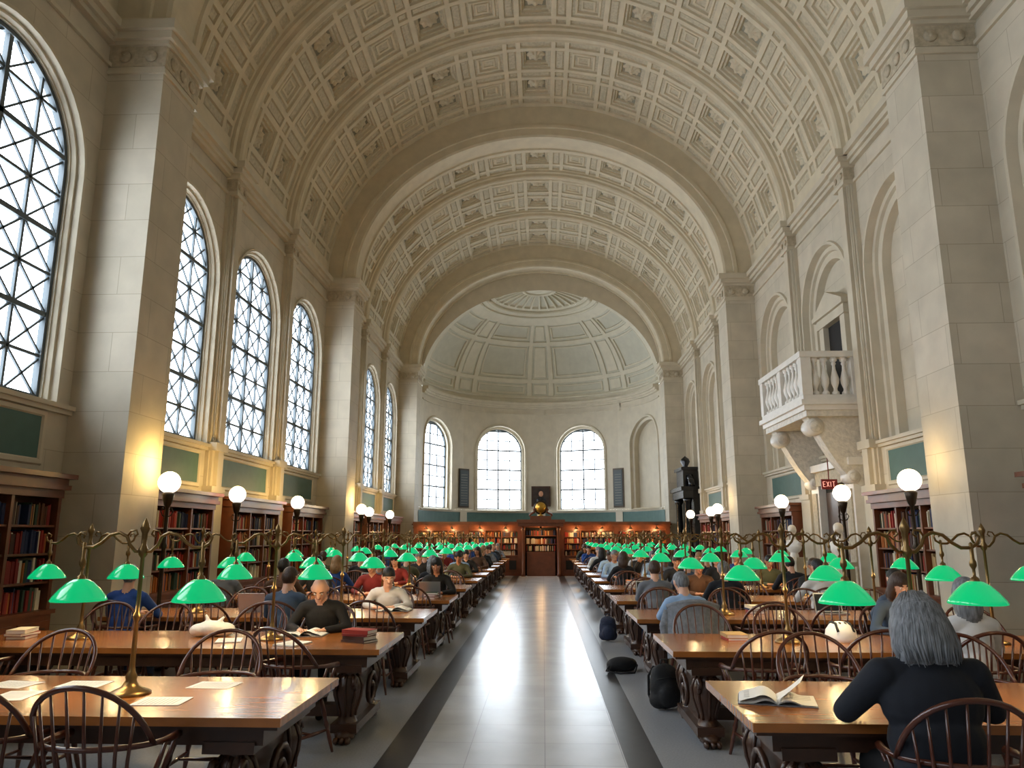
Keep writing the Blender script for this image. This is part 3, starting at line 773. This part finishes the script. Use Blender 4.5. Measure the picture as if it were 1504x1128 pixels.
for a,b,i,k in bays:
    yc=(a+b)/2
    ob('bookcase',bcm[k%2],(-WX+.01,yc,0),rz=PI/2)
    if not((i==2 and k==1) or (i==3 and k==2)): ob('bookcase',bcm[(k+1)%2],(WX-.01,yc,0),rz=-PI/2)
mb=MB(); random.seed(5)
for x in(-4.35,-2.05,2.05,4.35):
    bc=bookcase(2.25,2.18,D=.4,base=.8,seed=int(x*10)+60); mb.ext(bc,Matrix.Translation((x,33.2,0)))
for x in(-3.2,-.9,.9,3.2,-5.4,5.4): mb.box2(x-.09,x+.09,32.7,33.2,0,2.05,0)
for z0,z1,d in((2.02,2.1,.52),(2.1,2.18,.58),(2.18,2.26,.66)): mb.box2(-5.5,5.5,33.2-d,33.2,z0,z1,0)
for sg in(-1,1):
    mb.box2(sg*.75-.08,sg*.75+.08,32.45,32.75,0,2.1,0); mb.lathe([(.09,0),(.09,.1),(.06,.14),(.055,1.85),(.085,1.92),(.085,2.05)],(sg*.75,32.36,0),14,0)
mb.box2(-.95,.95,32.2,33.2,2.05,2.2,0); mb.box2(-1.02,1.02,32.15,33.2,2.2,2.34,0)
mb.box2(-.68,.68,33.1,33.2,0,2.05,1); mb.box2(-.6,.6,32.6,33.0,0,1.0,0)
for z in(1.3,1.65): mb.box2(-.66,.66,32.9,33.1,z,z+.03,0)
for z in(1.03,1.33,1.68): fill_books(mb,-.62,.62,z,.26,33.1,.2,3)
mb.box2(-.45,.45,32.6,33,2.34,2.5,0)
for sg in(-1,1):
    mb.tube([(sg*(.45-.25*t+.06*math.sin(t*9)),32.8,2.5+.35*t) for t in [i/10 for i in range(11)]],.05,6,0)
ob('library_screen',mb.mesh('library_screen',[M['wood_r'],M['dark'],M['wood_r']]+BK))
mb=MB(); mb.lathe([(.12,2.5),(.12,2.54),(.04,2.58),(.04,2.66)],(0,32.8,0),14,0); mb.ell((0,32.8,2.86),(.24,.24,.24),20,0); mb.lathe([(.27,-.02),(.3,0),(.27,.02)],(0,32.8,2.86),28,1,ax='y')
ob('terrestrial_globe',mb.mesh('terrestrial_globe',[M['gold'],M['bronze']]))
warm=bpy.data.lights.new('screen_lamp','POINT'); warm.energy=20; warm.color=(1,.58,.24); warm.shadow_soft_size=.06
for x in(-4.9,-3.8,-2.6,-1.5,1.5,2.6,3.8,4.9,0):
    m2=MB(); m2.lathe([(.015,.0),(.07,-.08),(.075,-.1)],n=12,m=0); m2.tube([(0,.25,.06),(0,.1,.08),(0,0,0)],.01,6,0)
    pl=ob('picture_lamp',m2.mesh('picture_lamp',[M['brass']]),(x,32.45,2.05))
    o=bpy.data.objects.new('screen_lamp',warm); C.objects.link(o); o.parent=pl; o.location=(0,0,-.18)
mb=MB(); mb.box2(-.5,.5,39.48,39.54,3.15,4.2,0); mb.box2(-.42,.42,39.46,39.48,3.23,4.12,1); mb.ell((0,39.45,3.8),(.12,.03,.15),10,2); mb.ell((0,39.46,3.45),(.26,.03,.22),10,3)
ob('portrait_painting',mb.mesh('portrait_painting',[M['wood_d'],M['canvas'],SK[1],M['black']]))
for sg in(-1,1):
    mb=MB(); mb.box2(-.33,.33,-.04,.0,0,1.95,0); mb.box2(-.27,.27,-.06,-.04,.08,1.87,1)
    for r in range(12): mb.box2(-.2,.2,-.062,-.06,.2+r*.13,.208+r*.13,2)
    th=sg*PI/4; ob('wall_plaque',mb.mesh('wall_plaque',[M['bronze'],M['plaque'],M['stone_s']]),(math.sin(th)*(RA-.03),YA+math.cos(th)*(RA-.03),3.05),rz=-th)
# ------------------------------------------------------------------ balcony + door
a,b,_,_=[q for q in bays if q[2]==2 and q[3]==1][0]; yb=(a+b)/2
mb=MB(); X0=WX; X1=5.26; Y0=yb-1.42;Y1=yb+1.42
mb.box2(X1,X0,Y0,Y1,4.12,4.22,0); mb.box2(X1-.06,X0,Y0-.06,Y1+.06,4.22,4.32,0); mb.box2(X1+.05,X0,Y0+.05,Y1-.05,4.0,4.12,1)
mb.box2(X1,X1+.18,Y0,Y1,4.32,4.42,0); mb.box2(X1-.03,X1+.21,Y0-.03,Y1+.03,5.18,5.3,0)
for y in(Y0,Y1-.18):
    mb.box2(X1+.18,X0,y,y+.18,4.32,4.42,0); mb.box2(X1+.21,X0,y-.03,y+.21,5.18,5.3,0)
bal=[(.07,0),(.07,.06),(.04,.09),(.035,.13),(.075,.24),(.085,.32),(.06,.42),(.035,.52),(.03,.6),(.05,.64),(.035,.67),(.07,.7),(.07,.76)]
for y in(Y0+.09,Y1-.09,yb):
    mb.box2(X1-.01,X1+.19,y-.1,y+.1,4.42,5.18,0)
for y in(Y0+.09,Y1-.09): mb.box2(X0-.16,X0,y-.09,y+.09,4.42,5.18,0)
for k in range(5):
    for h_ in(0,1):
        y=(Y0+.09+(yb-Y0-.09)*(k+1)/6) if not h_ else (yb+(Y1-.09-yb)*(k+1)/6)
        mb.lathe(bal,(X1+.09,y,4.42),12,0)
for k in range(4):
    x=X1+.09+(X0-.08-X1-.09)*(k+1)/5
    for y in(Y0+.09,Y1-.09): mb.lathe(bal,(x,y,4.42),12,0)
for y in(yb-1.05,yb+1.05):
    n=24
    top=[(X0-1.02*(1-k/n)**.55 if k<n else X0-.1,4.0-1.35*(k/n)**1.2) for k in range(n+1)]
    vs=[];
    for x,z in top: vs+=[(x,y-.16,z),(x,y+.16,z)]
    for x,z in top: vs+=[(X0,y-.16,z),(X0,y+.16,z)]
    o2=2*(n+1)
    fs=[(2*k,2*k+1,2*k+3,2*k+2) for k in range(n)]+[(2*k,2*k+2,o2+2*k+2,o2+2*k) for k in range(n)]+[(2*k+1,2*k+3,o2+2*k+3,o2+2*k+1) for k in range(n)]
    mb.add(vs,fs,1)
    for cx,cz,rr in((X1+.26,3.82,.17),(X0-.22,2.82,.13)):
        mb.lathe([(rr,-.18),(rr,.18)],(cx,y,cz),18,0,ax='y')
        for sg in(-1,1): mb.lathe([(rr*.7,sg*.18),(rr*.65,sg*.2),(rr*.3,sg*.2),(0,sg*.22)],(cx,y,cz),14,1,ax='y')
ob('stone_balcony',mb.mesh('stone_balcony',[M['marble_w'],mat('carved_marble',srgb(218,211,198),.5,noise=.15,nscale=12,bump=.9,bscale=16)]))
mb=MB()
for sg in(-1,1): 
    y=yb+sg*.95; mb.box2(WX-.22,WX,y-.22,y+.22,0,2.75,0); mb.box2(WX-.27,WX,y-.25,y+.25,0,.3,0); mb.box2(WX-.25,WX-.22,y-.13,y+.13,.4,2.6,2)
mb.box2(WX-.24,WX,yb-1.2,yb+1.2,2.75,3.05,2); mb.box2(WX-.32,WX,yb-1.28,yb+1.28,3.05,3.2,0)
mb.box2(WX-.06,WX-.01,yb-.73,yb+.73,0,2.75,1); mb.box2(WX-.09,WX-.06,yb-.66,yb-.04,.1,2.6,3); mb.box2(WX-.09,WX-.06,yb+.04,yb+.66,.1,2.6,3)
ob('door_1',mb.mesh('door_1',[M['marble_w'],M['dark'],M['stone_d'],M['wood_d']]))
mb=MB(); d=.30
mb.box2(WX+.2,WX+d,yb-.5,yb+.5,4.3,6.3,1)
for sg in(-1,1): mb.box2(WX+.08,WX+d,yb+sg*.6-.12,yb+sg*.6+.12,4.3,6.3,0)
mb.box2(WX+.05,WX+d,yb-.78,yb+.78,6.3,6.5,0); mb.box2(WX-.02,WX+d,yb-.88,yb+.88,6.5,6.6,0)
mb.add([(WX,yb-.88,6.6),(WX,yb+.88,6.6),(WX,yb,7.0),(WX+d,yb-.88,6.6),(WX+d,yb+.88,6.6),(WX+d,yb,7.0)],[(0,1,2),(0,3,5,2),(1,4,5,2),(3,4,5)],0)
ob('door_2',mb.mesh('door_2',[M['stone_s'],M['dark']]))
mb=MB(); mb.box2(-.16,.16,-.02,.02,0,.2,0); mb.tube([(0,0,.2),(0,0,1.4)],.01,6,0)
def letter(x,segs):
    for p,q in segs: mb.tube([(x+p[0],-.024,.05+p[1]),(x+q[0],-.024,.05+q[1])],.006,4,1,sm=False)
h=.1;w=.045
letter(-.125,[((0,0),(0,h)),((0,0),(w,0)),((0,h),(w,h)),((0,h/2),(w*.8,h/2))])
letter(-.055,[((0,0),(w,h)),((0,h),(w,0))]); letter(.025,[((0,0),(0,h))]); letter(.06,[((w/2,0),(w/2,h)),((0,h),(w,h))])
ob('exit_sign',mb.mesh('exit_sign',[M['red'],M['redlet']]),(5.85,15.4,2.6))
HP,_=head_prims((0,0,.42),.05,.1,'short')
prim=[('e',(0,0,.22),(.2,.12,.16),None,0),('c',(-.15,0,.3),.07,(.15,0,.3),.07,0),('c',(0,0,.3),.08,(0,0,.42),.06,0),('c',(0,0,0),.1,(0,0,.12),.07,0)]+[p[:-1]+(0,) for p in HP]
bm=remesh_prims(prim,.012,3); bm.m=[0]*len(bm.m)
base=MB(); base.box2(-.2,.2,-.2,.2,0,.12,1); base.box2(-.16,.16,-.16,.16,.12,1.12,1); base.box2(-.2,.2,-.2,.2,1.12,1.2,1)
base.ext(bm,Matrix.Translation((0,0,1.22)))
bme=base.mesh('marble_bust',[M['marble_w'],M['stone_s']])
for x,y in((5.72,14.75),(5.85,17.85)): ob('marble_bust',bme,(x,y,0),rz=PI/2+.6)
mb=MB(); yp=31.6
for sg in(-1,1):
    mb.box2(-.7,0,sg*1.0-.24,sg*1.0+.24,0,.9,0)
    mb.lathe([(.19,.9),(.19,.96),(.15,1.02),(.145,1.6),(.125,2.95),(.16,3.02),(.19,3.15)],(-.5,sg*1.0,0),18,0)
    mb.box2(-.3,0,sg*1.0-.22,sg*1.0+.22,.9,3.15,0)
mb.box2(-.72,0,-1.25,1.25,3.15,3.45,0); mb.box2(-.8,0,-1.32,1.32,3.45,3.6,0)
mb.box2(-.6,0,-.75,.75,3.6,4.3,0); mb.box2(-.68,0,-.85,.85,4.3,4.42,0)
for sg in(-1,1): mb.tube([(-.35,sg*(1.2-.35*t),3.6+.5*t+.1*math.sin(t*6)) for t in [i/8 for i in range(9)]],.12,8,0)
mb.lathe([(.16,4.42),(.1,4.5),(.2,4.7),(.16,4.82),(.05,4.9),(0,4.95)],(-.35,0,0),14,0)
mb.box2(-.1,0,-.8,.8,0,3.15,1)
ob('black_marble_portal',mb.mesh('black_marble_portal',[M['black'],M['dark']]),(WX,yp,0))
# ------------------------------------------------------------------ small things
def paper(x,y,rz=0,w=.216,h=.28,n=1,z=.761,name='paper_sheet'):
    mb=MB()
    for i in range(n): mb.box((0,0,.0008+i*.0016),(w,h,.0012),0)
    for r in range(9): mb.box((-.01,h*.36-r*h*.085,n*.0016+.0002),(w*.7,.003,.0002),1)
    ob(name,mb.mesh(name,[M['paper'],M['ink']]),(x,y,z),rz=rz)
paper(-2.1,4.98,1.5); paper(-2.2,4.5,1.62,n=2); paper(-3.15,4.62,.1); paper(-3.4,4.95,1.4)
paper(-2.95,4.98,1.6); paper(-2.85,7.0,.3,n=5); paper(-2.2,6.8,-.3,n=8)
def openbook(x,y,rz,name='open_book',sc=1):
    mb=MB(); n=10
    for s in(-1,1):
        for L_ in range(3):
            vs=[]
            for k in range(n+1):
                t=k/n; xx=s*t*.21; zz=.012+.03*math.sin(min(1,t*1.6)*PI)*.8*(1-t*.5)-.004*L_+ (.05*(t-.0)*(1-t)*2 if L_==0 and s<0 else 0)
                vs+=[(xx,-.14,max(.003,zz)),(xx,.14,max(.003,zz))]
            mb.add(vs,[(2*k,2*k+1,2*k+3,2*k+2) for k in range(n)],0,True)
        for r in range(9): mb.box((s*.11,.11-r*.026,.032),(.14,.003,.0004),1)
    mb.box((0,0,.002),(.43,.285,.003),1)
    ob(name,mb.mesh(name,[M['paper'],M['ink']]),(x,y,.761),rz=rz)
openbook(1.34,4.66,-.25,name='open_magazine')
openbook(-2.3,7.42,PI); openbook(1.7,9.3,.1); openbook(-1.9,9.8,PI)
def curled_page():
    mb=MB(); n=12
    vs=[]
    for k in range(n+1):
        t=k/n; a=t*3.6; vs+=[(.05-.055*math.cos(a)*(1-t*.3)+.04*t,-.14,.056-.05*math.cos(a)+.0),(.05-.055*math.cos(a)*(1-t*.3)+.04*t,.14,.056-.05*math.cos(a))]
    mb.add(vs,[(2*k,2*k+1,2*k+3,2*k+2) for k in range(n)],0,True)
    ob('rolled_magazine_page',mb.mesh('rolled_magazine_page',[M['paper']]),(1.36,4.66,.785),rz=-.4)
curled_page()
def stack(x,y,n,seed,rz=0):
    random.seed(seed); mb=MB(); z=0
    for i in range(n):
        t=random.uniform(.018,.04); w=random.uniform(.15,.19); h_=random.uniform(.22,.27); R=Matrix.Rotation(random.uniform(-.2,.2),3,'Z')
        mb.box((0,0,z+t/2),(w,h_,t-.006),9,R); c=random.randrange(9)
        mb.box((0,0,z+.0015),(w+.008,h_+.008,.003),c,R); mb.box((0,0,z+t-.0015),(w+.008,h_+.008,.003),c,R); mb.box(tuple(R@Vector((-w/2-.003,0,0))+Vector((0,0,z+t/2))),(.003,h_+.008,t),c,R); z+=t
    ob('book_stack',mb.mesh('book_stack',BK+[M['paper']]),(x,y,.76),rz=rz)
stack(-1.66,7.0,4,1,1.2); stack(-3.1,9.5,3,2); stack(1.75,7.3,2,3); stack(-1.7,11.7,4,4); stack(2.6,9.7,3,6); stack(3.4,7.05,2,8); stack(-4.85,7.1,3,9)
stack(1.6,14.3,4,14); stack(-1.8,14.2,3,15)
def laptop(x,y,rz,z=.761):
    mb=MB(); mb.box((0,0,.01),(.33,.23,.018),0); mb.box((0,-.01,.0195),(.27,.11,.002),1)
    R=Matrix.Rotation(-.3,3,'X'); mb.box((0,.15,.125),(.33,.008,.23),0,R); mb.box((0,.145,.125),(.30,.004,.2),1,R)
    ob('laptop',mb.mesh('laptop',[M['silver'],M['screen']]),(x,y,z),rz=rz)
laptop(-1.75,12.0,PI); laptop(-3.6,9.6,PI); laptop(1.6,11.95,0); laptop(3.5,9.6,0); laptop(-3.3,14.4,0)
def backpack(x,y,rz,m,sc=1):
    prim=[('e',(0,0,.22),(.16,.11,.22),None,0),('c',(-.08,0,.1),.09,(.08,0,.1),.09,0),('c',(-.06,0,.34),.08,(.06,0,.34),.08,0),('e',(0,-.1,.15),(.12,.06,.12),None,0)]
    mb=remesh_prims(prim,.015,3); mb.m=[0]*len(mb.m)
    for s in(-1,1): mb.tube([(s*.07,.08,.4),(s*.09,.15,.3),(s*.1,.14,.12),(s*.1,.08,.05)],.016,6,0,flat=.5)
    mb.tube([(-.04,0,.42),(-.03,0,.47),(.03,0,.47),(.04,0,.42)],.009,6,0)
    mb.tube([(-.12,-.07,.3),(0,-.115,.32),(.12,-.07,.3)],.005,5,0)
    ob('backpack',mb.mesh('backpack',[m,M['silver']]),(x,y,0),rz=rz,sc=(sc,)*3)
backpack(1.2,8.0,.4,M['bagblack'],1.0); backpack(1.05,12.9,0,M['bagblue'],.9)
prim=[('e',(0,0,.09),(.2,.11,.09),None,0),('e',(.1,.03,.08),(.14,.1,.08),Rz(.4),0),('c',(-.15,0,.05),.05,(.15,.02,.05),.05,0)]
sb=remesh_prims(prim,.014,3); sb.m=[0]*len(sb.m); sb.tube([(-.16,0,.1),(-.24,-.08,.03),(-.1,-.2,.012),(.1,-.19,.012),(.2,-.05,.08)],.012,6,0,flat=.5)
ob('shoulder_bag',sb.mesh('shoulder_bag',[M['bagblack']]),(.98,10.1,0),rz=.3)
prim=[('e',(0,0,.07),(.15,.1,.075),None,0),('e',(.1,.03,.06),(.11,.09,.065),Rz(.5),0),('e',(-.1,-.02,.06),(.1,.08,.06),None,0),('c',(-.02,0,.1),.03,(-.06,0,.19),.012,0),('c',(.04,0,.1),.03,(.1,.02,.17),.012,0)]
bg=remesh_prims(prim,.01,1); bg.m=[0]*len(bg.m); ob('plastic_shopping_bag',bg.mesh('plastic_shopping_bag',[M['plastic']]),(-3.15,7.3,.76))
mb=MB(); mb.lathe([(.13,0),(.135,.03),(.125,.09),(.09,.14),(.04,.165),(0,.17)],n=20,m=0,sy=1.25)
for a in(-.07,-.025,.025,.07): mb.tube([(a,-.13,.09),(a*.9,-.06,.155),(a*.9,.06,.155),(a,.13,.09)],.012,6,1)
ob('bicycle_helmet',mb.mesh('bicycle_helmet',[M['paper'],M['bagblack']]),(2.7,7.25,.76))
def jacket(x,y,face,m):
    mb=MB(); nx,nz=14,10
    for side in(0,1):
        vs=[]
        for j in range(nz+1):
            for i in range(nx+1):
                u=(i/nx-.5)*2; v=j/nz; yy=-.33+.03*math.cos(u*7+v*2)*v-.02*(1-abs(u)) if not side else -.27
                zz=1.0-(.06*u*u)-v*(.52 if not side else .2); vs.append((u*(.27+.03*v),yy-(.05*v if not side else -.02*v)+.18*u*u*.5,zz))
        mb.add(vs,[(j*(nx+1)+i,j*(nx+1)+i+1,(j+1)*(nx+1)+i+1,(j+1)*(nx+1)+i) for j in range(nz) for i in range(nx)],0,True)
    for i in(-1,1): mb.tube([(i*.26,-.2,.9),(i*.31,-.22,.75),(i*.30,-.25,.5)],[.05,.055,.04],10,0,flat=.6)
    mb.tube([((i/10-1)*.27,-.30+.09*(i/10-1)**2,1.0-.06*(i/10-1)**2) for i in range(21)],.03,8,0)
    ob('draped_jacket',mb.mesh('draped_jacket',[m]),(x,y,0),rz=0 if face>0 else PI)
jacket(1.6,near(2),1,M['fleece'])
# the hall axis lies a touch left of the furniture axis
ARCH=('wall','trim','stone_pier','ceiling','transverse','vault','window','bookcase','library','terrestrial','picture_lamp','portrait','stone_balcony','door','exit','marble_bust','black_marble','sky_portal','globe_lamp')
for o in bpy.data.objects:
    if o.parent is None and not o.name.startswith(ARCH): o.location.x+=.1
# ------------------------------------------------------------------ world, camera
w=bpy.data.worlds.new('sky'); bpy.context.scene.world=w; w.use_nodes=True
bgn=w.node_tree.nodes['Background']; bgn.inputs[0].default_value=(.82,.91,1,1); bgn.inputs[1].default_value=10
cam=bpy.data.cameras.new('camera'); co=bpy.data.objects.new('camera',cam); C.objects.link(co)
FPX=1100; cam.sensor_width=36; cam.lens=36*FPX/1504; cam.clip_end=200; cam.clip_start=.05
co.location=(.1,0,1.7); co.rotation_euler=(math.radians(90+11.4),0,math.radians(2.34))
bpy.context.scene.camera=co
vs=bpy.context.scene.view_settings
vs.view_transform='Standard'; vs.exposure=-0.08
try: vs.look='None'
except: pass
